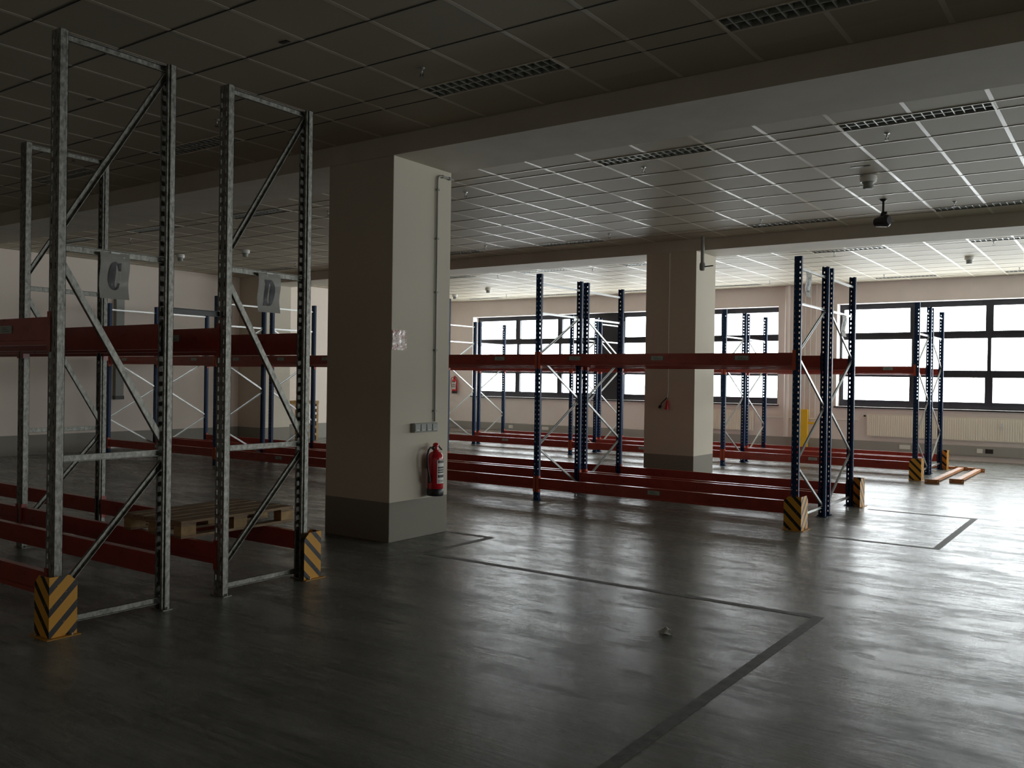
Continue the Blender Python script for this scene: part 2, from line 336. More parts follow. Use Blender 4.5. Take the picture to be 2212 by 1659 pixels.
# windows
TR = [(2.90, 3.03), (2.00, 2.13)]
def window(n, x0, x1, mull, panel=None):
    y0, y1 = 23.60, 23.68
    root = empty('window_%d' % n, ((x0 + x1) / 2, 23.64, WZ0)); tag(root, kind='structure')
    ox = -(x0 + x1) / 2; oy = -23.64; oz = -WZ0
    def B(m, *a): m.box(a[0] + ox, a[1] + ox, a[2] + oy, a[3] + oy, a[4] + oz, a[5] + oz)
    f = MB()
    B(f, x0, x1, y0, y1, WZ0, WZ0 + .13); B(f, x0, x1, y0, y1, WZ1 - .09, WZ1)
    B(f, x0, x0 + .06, y0, y1, WZ0 + .13, WZ1 - .09); B(f, x1 - .06, x1, y0, y1, WZ0 + .13, WZ1 - .09)
    for (a, e) in TR: B(f, x0 + .06, x1 - .06, y0, y1, a, e)
    for mx in mull:
        B(f, mx - .04, mx + .04, y0 - .01, y1 + .01, WZ0 + .13, WZ1 - .09)
    f.build('window_frame', FRAME, root)
    edges = [x0 + .02] + mull + [x1 - .02]; s = MB(); p = []
    rows = [(WZ0 + .13, 2.00, 1), (2.13, 2.90, 0), (3.03, WZ1 - .09, 1)]
    for i in range(len(edges) - 1):
        a, e = edges[i] + .04, edges[i + 1] - .04
        if panel and a > panel[0] - .1 and e < panel[1] + .1: continue
        for z0, z1, sash in rows:
            if sash:
                w = .042
                B(s, a, a + w, y0 - .02, y1, z0, z1); B(s, e - w, e, y0 - .02, y1, z0, z1)
                B(s, a + w, e - w, y0 - .02, y1, z0, z0 + w); B(s, a + w, e - w, y0 - .02, y1, z1 - w, z1)
                a2, e2, z2, z3 = a + w, e - w, z0 + w, z1 - w
            else: a2, e2, z2, z3 = a, e, z0, z1
            q = MB(); B(q, a2, e2, 23.64, 23.648, z2, z3); p.append(q)
    s.build('window_sash', FRAME, root)
    for q in p: q.build('window_pane', GLASS, root)
    if panel:
        q = MB(); B(q, panel[0], panel[1], 23.55, 23.68, WZ0 + .02, WZ1 - .02); tag(q.build('blanking_panel', FRAME, root), 'black closed panel')
    q = MB(); B(q, x0 - .04, x1 + .04, 23.24, 23.60, WZ0 - .035, WZ0 - .001); q.build('window_sill', FRAME, root)
window(1, WIN[0][0], WIN[0][1], [-16.43, -14.83, -13.34, -12.62, -11.05, -9.45], (-13.34, -12.62))
window(2, WIN[1][0], WIN[1][1], [-4.56, -2.90, -1.24, .42, 2.08])
window(3, WIN[2][0], WIN[2][1], [6.95, 8.6, 10.25, 11.9, 13.55])
f = MB(); f.box(XR + .05, XR + .12, RWY[0], RWY[1], WZ0, WZ0 + .12); f.box(XR + .05, XR + .12, RWY[0], RWY[1], WZ1 - .1, WZ1)
for z in (2.1, 2.9): f.box(XR + .05, XR + .12, RWY[0], RWY[1], z, z + .13)
for k in range(9): yy = RWY[0] + .04 + (RWY[1] - RWY[0] - .08) * k / 8; f.box(XR + .05, XR + .12, yy - .04, yy + .04, WZ0 + .12, WZ1 - .1)
wr = tag(f.build('window_4', FRAME), kind='structure'); MB().box(XR + .08, XR + .086, RWY[0] + .05, RWY[1] - .05, WZ0 + .1, WZ1 - .1).build('window_pane', GLASS, wr)

# ------------------------------------------------------------------ pallet rack uprights
def post_mb(w, d, H, pitch, hw, hh, cx, t=0.003):
    m = MB(); y0 = -d / 2
    cols = [-w / 2, -cx - hw / 2, -cx + hw / 2, cx - hw / 2, cx + hw / 2, w / 2]
    n = int((H - .06) / pitch); zs = [0.0]
    for k in range(n): zs += [.05 + k * pitch, .05 + k * pitch + hh]
    zs.append(H)
    for j in range(len(zs) - 1):
        hole = (j % 2 == 1)
        for i in range(5):
            if hole and i in (1, 3):
                x0, x1, z0, z1 = cols[i], cols[i + 1], zs[j], zs[j + 1]
                ring = [(x0, z0), (x1, z0), (x1, z1), (x0, z1)]
                m.add([(x, y0, z) for x, z in ring] + [(x, y0 + t, z) for x, z in ring], [(i2, (i2 + 1) % 4, 4 + (i2 + 1) % 4, 4 + i2) for i2 in range(4)])
                continue
            x0, x1, z0, z1 = cols[i], cols[i + 1], zs[j], zs[j + 1]
            m.add([(x0, y0, z0), (x1, y0, z0), (x1, y0, z1), (x0, y0, z1)], [(0, 1, 2, 3)])
            m.add([(x0, y0 + t, z0), (x1, y0 + t, z0), (x1, y0 + t, z1), (x0, y0 + t, z1)], [(3, 2, 1, 0)])
    for s_ in (-1, 1):
        xo = s_ * w / 2; xi = xo - s_ * t; a, e = min(xo, xi), max(xo, xi)
        m.box(a, e, y0 + t, d * .18, 0, H)                       # side web
        xk = s_ * (w / 2 - .012); m.box(min(xk, xk - s_ * t), max(xk, xk - s_ * t), d * .18, d / 2, 0, H)
        m.box(min(xo, xk), max(xo, xk), d * .18 - t, d * .18, 0, H)
        xl = s_ * (w / 2 - .030); m.box(min(xk, xl), max(xk, xl), d / 2 - t, d / 2, 0, H)   # return lip
    m.box(-w / 2, w / 2, y0, y0 + t, H, H + .001)
    return m
def make_frame(kind):
    if kind == 'blue':
        w, d, H, dep, pm, bm = .09, .066, 3.30, 1.13, BLUE, BRACE
        pmesh = post_mb(w, d, H, .066, .016, .025, .027)
        hor = [3.16, 2.73, .13]; dia = [(1, 2.72, 0, 2.13), (0, 2.09, 1, 1.47), (1, 1.43, 0, .80), (0, .76, 1, .16)]; bw, bh = .020, .028
    else:
        w, d, H, dep, pm, bm = .108, .064, 4.05, .81, GALV, GALV
        pmesh = post_mb(w, d, H, .075, .014, .040, .030)
        hor = [4.02, 2.60, 1.17, .07]; dia = [(1, 3.99, 0, 2.72), (0, 2.52, 1, 1.24), (1, 1.10, 0, .24)]; bw, bh = .026, .042
    root = empty('upright_frame')
    p1 = pmesh.build('post', pm, root)
    p2 = p1.copy(); COL.objects.link(p2); p2.parent = root; p2.location = (0, dep, 0); p2.rotation_euler = (0, 0, math.pi)
    for yy in (0, dep):
        f = MB().box(-w / 2 - .025, w / 2 + .025, yy - d / 2 - .008, yy + d / 2 + .008, 0, .006)
        for sx in (-1, 1): f.cyl((sx * (w / 2 + .013), yy, .006), (sx * (w / 2 + .013), yy, .022), .008, 6)
        f.build('foot_plate', pm, root)
    a, e = d / 2 - .022, dep - d / 2 + .022
    for z in hor: MB().channel((0, a, z), (0, e, z), bw, bh, flip=1).build('horizontal_brace', bm, root)
    for i, (s0, z0, s1, z1) in enumerate(dia):
        MB().channel((0, e if s0 else a, z0), (0, e if s1 else a, z1), bw, bh, flip=1 if i % 2 == 0 else -1).build('diagonal_brace', bm, root)
    return root
BX = [-3.40, -7.165, -10.93, -14.69, -18.45]
FRONT, REAR = (10.83, 'front'), (13.21, 'rear')
blue0 = make_frame('blue'); used = [False]
colname = ['at its aisle end', 'second from the aisle end', 'third from aisle end, behind large pillar', 'fourth from the aisle end', 'at its leftmost end']
colname2 = ['at its aisle end', 'second from the aisle end', 'third from the aisle end', 'beside the large pillar edge']
for row, (rn, ya, yb, ncol) in enumerate((('nearer', 10.83, 13.31, 5), ('farther', 17.92, 20.40, 4))):
    for i in range(ncol):
        for side, (yy, rz) in enumerate(((ya, 0), (yb, math.pi))):
            o = blue0 if not used[0] else copy_tree(blue0); used[0] = True
            o.location = (BX[i], yy, 0); o.rotation_euler = (0, 0, rz)
            tag(o, 'blue %s frame of the %s blue rack, %s' % (('front', 'rear')[side], rn, (colname if row == 0 else colname2)[i]), 'rack frame', 'blue rack upright frames')
GXC, GX2, GX3 = -5.95, -9.13, -12.33
galv0 = make_frame('galv')
gl = [(GXC, 3.12, 'galvanised upright frame carrying the letter C sign'), (GXC, 4.46, 'galvanised upright frame carrying the letter D sign'),
      (GX2, 3.12, 'galvanised frame behind the letter C frame, past the left edge'), (GX2, 4.46, 'galvanised upright frame one bay behind the letter D frame'),
      (GX3, 4.46, 'galvanised frame two bays behind the letter D frame')]
for i, (x, y, lb) in enumerate(gl):
    o = galv0 if i == 0 else copy_tree(galv0); o.location = (x, y, 0)
    tag(o, lb, 'rack frame', 'galvanised upright frames')

# ------------------------------------------------------------------ rack beams
def make_beam(L, H, w, d, label_at=(), hook=None):
    # origin at mid length, bottom; runs along X; posts have width w and depth d; local -Y is the outer face
    root = empty('rack_beam'); x = L / 2 - w / 2 - .004
    m = MB()
    m.prism([(-.050, 0), (.012, 0), (.012, H), (-.038, H), (-.038, .034), (-.050, .030)], (-x, 0, 0), (0, 1, 0), (0, 0, 1), (1, 0, 0), 2 * x)
    m.v = [(a, b + .012, c) for a, b, c in m.v]
    m.build('beam_rail', RED, root)
    for s_ in (-1, 1):
        e = MB(); xe = s_ * x
        e.box(min(xe, xe + s_ * .003), max(xe, xe + s_ * .003), -d / 2 - .005, .012, -.045, H + .035)
        e.box(min(xe, xe + s_ * .042), max(xe, xe + s_ * .042), -d / 2 - .007, -d / 2 - .002, -.045, H + .035)
        e.build('beam_hook', hook or LITRED, root)
    for lx in label_at:
        lb = MB().box(lx - .095, lx + .095, -.0285, -.0262, H * .46, H * .46 + .055).build('shelf_label', RACKLABEL, root)
        q = MB().box(lx - .095, lx - .088, -.0293, -.0285, H * .46, H * .46 + .055); q.box(lx + .088, lx + .095, -.0293, -.0285, H * .46, H * .46 + .055)
        for k in range(3): q.box(lx - .05, lx + .05 - .02 * k, -.0293, -.0285, H * .46 + .012 + k * .013, H * .46 + .016 + k * .013)
        q.build('label_print', DGREY, lb)
    return root
def put(proto, first, x, y, z, flip, label, group):
    o = proto if first else copy_tree(proto)
    o.location = (x, y, z); o.rotation_euler = (0, 0, math.pi if flip else 0)
    tag(o, label, 'beam', group); return o
PB = 3.7625
protoU = make_beam(PB, .165, 0.09, .066, (-1.26, 0.02, 1.19)); protoL = make_beam(PB, .155, 0.09, .066, (0.0,))
protoU2 = make_beam(PB, .135, 0.09, .066, (-.62, 1.38)); 
fu = {'U': True, 'L': True, 'U2': True}
linename = ['front', 'second', 'third', 'rearmost']
bayname = ['aisle end bay', 'second bay from the aisle', 'third bay from the aisle', 'far left bay']
for row, (rn, ya, yb, nbay) in enumerate((('nearer', 10.83, 13.31, 4), ('farther', 17.92, 20.40, 3))):
    ylines = [(ya, 0), (ya + 1.13, 1), (yb - 1.13, 0), (yb, 1)]
    for k in range(nbay):
        xm = (BX[k] + BX[k + 1]) / 2
        for j, (yy, fl) in enumerate(ylines):
            for lv, (key, zz) in enumerate((('L', .168), ('U' if row == 0 else 'U2', 1.965 if row == 0 else 1.975))):
                pr = {'U': protoU, 'L': protoL, 'U2': protoU2}[key]
                put(pr, fu[key], xm, yy, zz, fl, '%s %s beam of the %s blue rack, %s' % (('low', 'high')[lv], linename[j], rn, bayname[k]), 'red beams of the blue racks'); fu[key] = False
PG = 3.18
pg = make_beam(PG, .19, .108, .064, (.94,), RED); pgl = make_beam(PG, .155, .108, .064, (), RED); f1 = f2 = True
for (ln, yy, fl, bayx) in (('front of row C', 3.12, 0, [0]), ('back of row C', 3.93, 1, [0]), ('front of row D', 4.46, 0, [0, 1]), ('back of row D', 5.27, 1, [0, 1])):
    for bidx in bayx:
        xm = [(GXC + GX2) / 2, (GX2 + GX3) / 2][bidx]
        put(pg, f1, xm, yy, 1.94, fl, 'high red beam along the %s galvanised rack%s' % (ln, ['', ', far bay'][bidx]), 'red beams of the galvanised racks'); f1 = False
        put(pgl, f2, xm, yy, .25, fl, 'low red beam along the %s galvanised rack%s' % (ln, ['', ', far bay'][bidx]), 'red beams of the galvanised racks'); f2 = False
for x, lb in ((GXC, 'dark steel row spacer joining the C and D frames'), (GX2, 'dark steel row spacer joining the frames one bay behind')):
    tag(MB().channel((x, 3.97, 2.235), (x, 4.42, 2.235), .03, .04).build('row_spacer', BLACK), lb, 'row spacer', 'row spacers')

# ------------------------------------------------------------------ corner guards
def guard(ax, ay, lx, ly, sy, label):
    # apex (ax, ay); one plate runs to -X (length lx), the other along sy*Y (length ly)
    t = .006; c_ = .055; H = .40
    root = empty('corner_guard', (ax, ay, 0))
    tag(root, label, 'guard', 'yellow and black corner guards')
    m = MB()
    m.prism([(0, 0), (lx, 0), (lx, H - c_), (lx - c_, H), (0, H)], (0, 0, .006), (-1, 0, 0), (0, 0, 1), (0, sy, 0), t)
    m.prism([(t, 0), (ly, 0), (ly, H - c_), (ly - c_, H), (t, H)], (0, 0, .006), (0, sy, 0), (0, 0, 1), (-1, 0, 0), t)
    m.build('guard_plate', GUARD, root)
    f = MB(); y0, y1 = sorted((sy * .008, sy * (ly + .01))); ya, yb = sorted((-sy * .028, sy * .008))
    f.box(0, .035, y0, y1, 0, .006); f.box(-lx - .01, .035, ya, yb, 0, .006)
    f.build('base_flange', GUARDIN, root)
    for bx, by in ((.020, sy * ly * .75), (-lx * .75, -sy * .014)):
        MB().cyl((bx, by, .006), (bx, by, .02), .010, 6).build('bolt', BRACE, root)
guard(-5.82, 3.02, .19, .19, 1, 'striped guard at the foot of the letter C frame')
guard(-5.83, 5.40, .19, .19, -1, 'striped guard at the foot of the letter D frame')
guard(-3.255, 10.60, .21, .26, 1, 'striped guard at near corner of the nearer blue rack')
guard(-3.23, 13.48, .21, .26, -1, 'striped guard at far corner of the nearer blue rack')
guard(-3.255, 17.70, .21, .26, 1, 'striped guard at near corner of the farther blue rack')
guard(-3.25, 20.58, .21, .26, -1, 'striped guard at far corner of the farther blue rack')

# ------------------------------------------------------------------ letter signs
def letter(ch):
    # outlines in a unit cell: x 0..1 across, y 0..1 up (stencil slab letters)
    def arc(cx, cy, rx, ry, a0, a1, n=14): return [(cx + rx * math.cos(math.radians(a0 + (a1 - a0) * i / n)), cy + ry * math.sin(math.radians(a0 + (a1 - a0) * i / n))) for i in range(n + 1)]
    if ch == 'C':
        return [[(.50, 1), (.30, .97), (.13, .87), (.03, .70), (0, .5), (.03, .3), (.12, .13), (.3, .03), (.52, 0), (.72, .03), (.86, .10), (.95, .22), (.93, .26), (.78, .26), (.70, .14),
                 (.58, .09), (.55, .15), (.57, .5), (.55, .85), (.62, .88), (.70, .80), (.80, .67), (.98, .67), (.97, .97), (.85, .97), (.72, .94)]]
    if ch == 'D':
        return [[(0, 1), (.03, .90), (.10, .88), (.10, .14), (0, .06), (-.06, 0), (.55, 0)] + arc(.52, .50, .48, .50, -80, 80) + [(.50, 1)], [(.44, .88), (.40, .8), (.40, .12), (.44, .08), (.52, .12), (.54, .8), (.50, .88)]]
    if ch == 'E':
        return [[(0, 1), (.10, .93), (.10, .07), (0, 0), (.98, 0), (.98, .28), (.82, .12), (.54, .08), (.54, .46), (.75, .38), (.75, .64), (.54, .55), (.54, .92), (.80, .88), (.95, .74), (.95, 1)]]
    return [[(0, 1), (.10, .93), (.10, .07), (0, 0), (.62, 0), (.54, .07), (.54, .46), (.75, .38), (.75, .64), (.54, .55), (.54, .92), (.80, .88), (.95, .74), (.95, 1)]]
def sign(ch, x, y0, y1, z0, z1, label, lean=0.0, lw=.42, lh=.62):
    root = empty('letter_sign', (x, (y0 + y1) / 2, z1), 0); root.rotation_euler = (0, lean, 0)
    tag(root, label, 'sign', 'letter signs hung on the rack ends')
    W = y1 - y0; H = z1 - z0; n = 10
    sh = MB(); vs = []
    for j in range(n + 1):
        zz = -H * j / n; off = .010 * math.sin(j / n * 7.0)
        vs += [(off, -W / 2, zz), (off, W / 2, zz)]
    for dx in (0, -.002):
        sh.add([(a + dx, b, c_) for a, b, c_ in vs], [(2 * j, 2 * j + 1, 2 * j + 3, 2 * j + 2) for j in range(n)], 0, True)
    sh.build('paper_sheet', SHEET, root)
    sl = MB(); sl.add([(a + .006, b * 1.03, c_ * 1.01) for a, b, c_ in vs], [(2 * j, 2 * j + 1, 2 * j + 3, 2 * j + 2) for j in range(n)], 0, True)
    sl.build('plastic_sleeve', SLEEVE, root)
    lt = MB()
    def offx(z): return .010 * math.sin(-z / H * 7.0) + .0025
    polys = [[((p[0] - .5) * W * lw, -H * .5 + (p[1] - .5) * H * lh) for p in poly] for poly in letter(ch)]
    allz = [p[1] for q in polys for p in q]; z0_, z1_ = min(allz), max(allz); N_ = 56
    def cross(z):
        r = []
        for pts in polys:
            for i in range(len(pts)):
                (a, b_), (c2, d2) = pts[i], pts[(i + 1) % len(pts)]
                if (b_ <= z) != (d2 <= z): r.append(a + (z - b_) / (d2 - b_) * (c2 - a))
        return sorted(r)
    for i in range(N_):
        za = z0_ + (z1_ - z0_) * i / N_; zb = z0_ + (z1_ - z0_) * (i + 1) / N_; r = cross((za + zb) / 2)
        for q in range(0, len(r) - 1, 2):
            lt.add([(offx(za), r[q], za), (offx(za), r[q + 1], za), (offx(zb), r[q + 1], zb), (offx(zb), r[q], zb)], [(0, 1, 2, 3)])
    lt.build('printed_letter', INK, root)
    MB().box(-.004, .008, -W * .15, W * .15, -.006, .004).build('tape_tab', WHITEP, root)
sign('C', -5.925, 3.40, 3.62, 2.28, 2.605, 'letter C sheet in a glossy plastic sleeve', lw=.44, lh=.62)
sign('D', -5.925, 4.76, 4.99, 2.28, 2.605, 'letter D sheet in a plastic sleeve', lw=.52, lh=.66)
sign('E', -3.375, 11.03, 11.25, 2.83, 3.14, 'letter E sheet on the nearer blue rack end', lw=.5, lh=.6)
sign('F', -3.375, 12.68, 12.90, 2.42, 2.72, 'letter F sheet on the rear half of nearer blue rack end', lw=.5, lh=.6)

# ------------------------------------------------------------------ pallet
def pallet():
    root = empty('wooden_pallet', (-6.80, 4.98, .4055)); root.rotation_euler = (0, 0, .02)
    tag(root, 'worn wooden pallet lying on the low beams of row D', 'pallet')
    X, Y = .80, 1.20
    for x, w in ((-.3275, .145), (-.165, .10), (0, .145), (.165, .10), (.3275, .145)):
        MB().box(x - w / 2, x + w / 2, -Y / 2, Y / 2, .122, .144).build('deck_board', WOOD, root, .002)
    for y in (-.528, 0, .528): MB().box(-X / 2, X / 2, y - .0725, y + .0725, .100, .122).build('cross_board', WOOD, root, .002)
    for x in (-.35, 0, .35):
        MB().box(x - .05, x + .05, -Y / 2, Y / 2, 0, .022).build('bottom_board', WOOD, root, .002)
        for y in (-.528, 0, .528): MB().box(x - .05, x + .05, y - .0725, y + .0725, .022, .100).build('block', WOODL, root, .003)
pallet()

# ------------------------------------------------------------------ things on the near pillar
PX = -6.477
def conduit():
    root = empty('wall_conduit', (PX, 7.66, 1.27)); tag(root, 'thin grey conduit pipe running up the near pillar', 'conduit')
    pts = [(.018, 0, 0), (.018, -.005, 1.3), (.018, -.01, 2.70)] + [(.018, -.01 + .06 * (1 - math.cos(a)), 2.70 + .06 * math.sin(a)) for a in (.4, .8, 1.2, 1.57)] + [(.018, .26, 2.76)]
    MB().tube(pts, .011).build('pipe', PIPEM, root)
    for z in (.12, .8, 1.45, 2.05, 2.6): MB().box(.0, .034, -.02, .012, z - .01, z + .01).build('pipe_clip', GREYP, root)
    for y in (.08, .2): MB().box(.0, .034, y - .01, y + .01, 2.745, 2.778).build('pipe_clip', GREYP, root)
conduit()
root = empty('socket_strip', (PX, 7.47, 1.16)); tag(root, 'grey strip of four surface sockets on the near pillar', 'socket')
MB().box(0, .055, -.19, .20, 0, .10).build('socket_box', GREYP, root, .006)
for k in range(4):
    yy = -.142 + k * .097
    q = MB().box(.055, .062, yy - .042, yy + .042, .012, .09).build('socket_lid', GREYP, root, .004)
    MB().box(.062, .064, yy - .025, yy + .025, .02, .03).build('lid_label', PAPER, q)
root = empty('wall_notice', (PX, 7.07, 2.05)); tag(root, 'small crumpled pink and white notice on the near pillar corner', 'notice')
def notice_nodes(t, b):
    no = N(t, 'ShaderNodeTexNoise', Scale=22.0, Detail=3.0, Distortion=2.5); tc = N(t, 'ShaderNodeTexCoord'); t.links.new(tc.outputs['Object'], no.inputs['Vector'])
    cr = N(t, 'ShaderNodeValToRGB'); cr.color_ramp.elements[0].position = .50; cr.color_ramp.elements[0].color = (.95, .86, .80, 1); cr.color_ramp.elements[1].position = .60; cr.color_ramp.elements[1].color = (.60, .24, .20, 1)
    t.links.new(no.outputs[0], cr.inputs[0]); t.links.new(cr.outputs[0], b.inputs['Base Color'])
NOTE = mat('crumpled_notice', (.7, .5, .45), .18, nodes=notice_nodes)
q = MB(); random.seed(3); nn = 8; vs = [(.004 + random.random() * .008, -.11 + .22 * i / nn, .215 * j / nn) for j in range(nn + 1) for i in range(nn + 1)]
q.add(vs, [(j * (nn + 1) + i, j * (nn + 1) + i + 1, (j + 1) * (nn + 1) + i + 1, (j + 1) * (nn + 1) + i) for j in range(nn) for i in range(nn)])
q.build('notice_sheet', NOTE, root)

def extinguisher(loc, rz, label):
    # local +X points out of the wall
    root = empty('fire_extinguisher', loc, rz); tag(root, label, 'fire extinguisher', 'wall hung fire extinguishers')
    c0 = (.105, 0, 0)
    MB().lathe([(.02, .0), (.088, .0), (.093, .01), (.093, .075), (.089, .08)], c0, 28).build('base_cup', BLACK, root)
    MB().lathe([(.085, .075), (.088, .08), (.088, .41), (.082, .445), (.06, .475), (.032, .49), (.030, .505)], c0, 28).build('cylinder_body', REDG, root)
    v = MB().lathe([(.034, .50), (.036, .515), (.030, .53), (.034, .55), (.030, .575), (.012, .585)], c0, 20); v.build('valve_head', REDG, root)
    MB().cyl((.105, -.03, .53), (.105, -.055, .53), .018).build('hose_fitting', BLACK, root)
    MB().bar((.105, .02, .575), (.105, .105, .50), .022, .008).build('squeeze_lever', BLACK, root)
    ring = [(.105 , .05 + .022 * math.cos(a), .60 + .014 * math.sin(a)) for a in [i * math.pi / 6 for i in range(13)]]
    MB().tube(ring, .0025, 6).build('safety_ring', BRACE, root)
    hs = [(.105, -.055, .53), (.105, -.09, .535), (.11, -.125, .51), (.11, -.145, .45), (.11, -.143, .36), (.11, -.125, .27), (.11, -.108, .21), (.105, -.10, .15)]
    MB().tube(hs, [.011] * 6 + [.016, .018]).build('hose', BLACK, root)
    n = 14; R = .0893
    def wrap(z0, z1, a0, a1, mi, m, RR):
        vs = []
        for z in (z0, z1):
            for i in range(n + 1):
                a = math.radians(a0 + (a1 - a0) * i / n); vs.append((.105 + RR * math.cos(a), RR * math.sin(a), z))
        m.add(vs, [(i, i + 1, n + 2 + i, n + 1 + i) for i in range(n)], mi, True)
    lb = MB(); wrap(.14, .40, -38, 62, 0, lb, R); lo = lb.build('instruction_label', WHITEP, root)
    p = MB()
    for z0, z1 in ((.365, .395), (.305, .325), (.28, .296), (.255, .271), (.205, .235), (.17, .176), (.155, .160)): wrap(z0, z1, -32, 56, 0, p, R + .0006)
    p.build('label_print', BLACK, lo)
    MB().box(0, .02, -.03, .03, .30, .42).build('wall_bracket', BLACK, root)
extinguisher((PX, 7.58, .455), 0, 'red fire extinguisher hung on the near pillar')
extinguisher((-18.72, 23.30, 1.27), -math.pi / 2, 'small distant red fire extinguisher on the far corner wall')

# ------------------------------------------------------------------ second pillar and ceiling services
root = empty('pull_cord', (-7.03, 14.913, 1.30)); tag(root, 'white cord with red pull handle hanging on second pillar', 'pull cord')
MB().tube([(0, -.012, 2.80), (0, -.012, .9), (.005, -.012, .3), (-.01, -.014, .16)], .007, 8).build('cord', WHITEP, root)
MB().tube([(-.01, -.014, .17), (-.06, -.02, .12), (-.12, -.03, .06), (-.13, -.04, -.02)], .009, 8).build('hook', BLACK, root)
q = MB(); q.cyl((.01, -.04, .12), (.0, -.05, -.05), .022, 12, .042); q.build('pull_handle', REDG, root)
MB().cyl((-.13, -.04, .02), (-.15, -.05, -.03), .03, 12, .022).build('plug', BLACK, root)
root = empty('valve_pipe', (-6.31, 14.70, ZC)); tag(root, 'grey vertical pipe with lever valve under the far beam', 'pipe')
MB().cyl((0, 0, 0), (0, 0, -.46), .032, 16).build('pipe', PIPEM, root)
MB().lathe([(.03, -.60), (.045, -.59), (.05, -.56), (.05, -.49), (.04, -.46)], (0, 0, 0), 16).build('valve_body', GREYP, root)
MB().bar((.02, 0, -.535), (.20, .0, -.525), .03, .018, side=(0, 1, 0)).build('valve_lever', BLACK, root)
root = empty('ceiling_spotlight', (-2.93, 13.0, ZC)); tag(root, 'black round unit hanging on a stem from the ceiling', 'ceiling fitting')
MB().lathe([(.05, 0), (.05, -.01), (.02, -.03), (.016, -.03)], (0, 0, 0), 16).build('ceiling_rose', BLACK, root)
MB().cyl((0, 0, -.02), (0, 0, -.19), .015, 12).build('stem', BLACK, root)
MB().cyl((-.02, 0, -.19), (.05, 0, -.19), .02, 12).cyl((0, 0, -.19), (0, 0, -.25), .03, 12, .045).build('swivel_joint', BLACK, root)
q = MB(); q.cyl((-.10, .03, -.305), (.06, -.04, -.305), .062, 20, .088); q.cyl((.06, -.04, -.305), (.095, -.055, -.305), .088, 20, .055); q.build('housing', BLACK, root)
def detector(x, y, s, label):
    root = empty('smoke_detector', (x, y, ZC)); tag(root, label, 'smoke detector', 'smoke detectors on the ceiling')
    MB().lathe([(.055 * s, 0), (.06 * s, -.02 * s), (.055 * s, -.045 * s)], (0, 0, 0), 20).build('detector_base', WHITEP, root)
    MB().lathe([(.045 * s, -.045 * s), (.035 * s, -.06 * s), (.035 * s, -.08 * s), (.038 * s, -.085 * s), (.03 * s, -.095 * s)], (0, 0, 0), 20).build('sensing_head', GREYP, root)
detector(-2.76, 11.45, 1.7, 'largest white smoke detector, near the black hanging unit')
detector(-2.79, 19.6, 1.5, 'smoke detector on the ceiling above the right window')
detector(-14.98, 20.0, 1.5, 'smoke detector ahead of the left window')
detector(-17.03, 21.06, 1.5, 'smoke detector nearest the far left corner')
detector(-14.94, 11.67, 1.5, 'smoke detector seen behind the letter D frame')
detector(-16.76, 11.41, 1.5, 'smoke detector seen between the C and D frames')

# luminaires
def luminaire():
    # recessed: z = 0 is the ceiling plane, the tray lies above it
    root = empty('ceiling_light'); L, W = 1.376, .276; D = .075
    m = MB(); m.box(-L / 2, L / 2, -W / 2, W / 2, D, D + .01)
    m.box(-L / 2, L / 2, -W / 2, -W / 2 + .004, 0, D); m.box(-L / 2, L / 2, W / 2 - .004, W / 2, 0, D)
    m.box(-L / 2, -L / 2 + .004, -W / 2 + .004, W / 2 - .004, 0, D); m.box(L / 2 - .004, L / 2, -W / 2 + .004, W / 2 - .004, 0, D)
    m.build('lamp_tray', LBACK, root)
    f = MB(); t = .016; z0, z1 = -.007, 0; A, B_ = L / 2 + .006, W / 2 + .006
    f.box(-A, A, -B_, -B_ + t, z0, z1); f.box(-A, A, B_ - t, B_, z0, z1); f.box(-A, -A + t, -B_ + t, B_ - t, z0, z1); f.box(A - t, A, -B_ + t, B_ - t, z0, z1)
    f.build('frame', TBAR, root)
    g = MB(); g.box(-L / 2 + .004, L / 2 - .004, -.005, .005, 0, .05); n = 16
    for k in range(1, n):
        xx = -L / 2 + L * k / n
        for y0, y1 in ((-W / 2 + .005, -.005), (.005, W / 2 - .005)):
            g.prism([(-.005, 0), (.005, 0), (.001, .05), (-.001, .05)], (xx, y0, 0), (1, 0, 0), (0, 0, 1), (0, 1, 0), y1 - y0)
    g.build('louver', LOUV, root)
    for y in (-.07, .07): MB().cyl((-L / 2 + .03, y, .06), (L / 2 - .03, y, .06), .012, 10).build('tube_lamp', WHITEP, root)
    return root
lum0 = luminaire(); first = True
rown = ['overhead', 'before the first beam', 'past the first beam', 'before the second beam', 'past the second beam', 'near the window wall']
cn = ['first', 'second', 'third', 'fourth', 'fifth', 'sixth', 'seventh', 'eighth']
def inview(x, y, z):
    d = Vector((x, y, z - 1.75)); k = d.dot(fwd)
    if k < .3: return False
    px = 1106 + F_PX * d.dot(rt) / k; py = 829.5 - F_PX * d.dot(up) / k
    return -160 < px < 2400 and -120 < py < 1780
for r, (yy, nb) in enumerate(LROWS):
    for i, xx in enumerate(LX):
        if not (inview(xx, yy, ZC) or inview(xx + 1.38, yy, ZC)): continue
        o = lum0 if first else copy_tree(lum0); first = False
        o.location = (xx + .69, yy + .14, ZC)
        tag(o, 'unlit louvered light %s, %s from the left wall' % (rown[r], cn[i]), 'ceiling light', 'unlit louvered ceiling lights')
def sprinkler():
    root = empty('sprinkler')
    MB().lathe([(.028, 0), (.028, -.006), (.008, -.010), (.008, -.045)], (0, 0, 0), 12).build('nozzle', BRACE, root)
    MB().cyl((-.014, 0, -.045), (-.014, 0, -.07), .003, 6).cyl((.014, 0, -.045), (.014, 0, -.07), .003, 6).lathe([(.022, -.070), (.024, -.073)], (0, 0, 0), 12).build('deflector', BLACK, root)
    return root
sp0 = sprinkler(); first = True
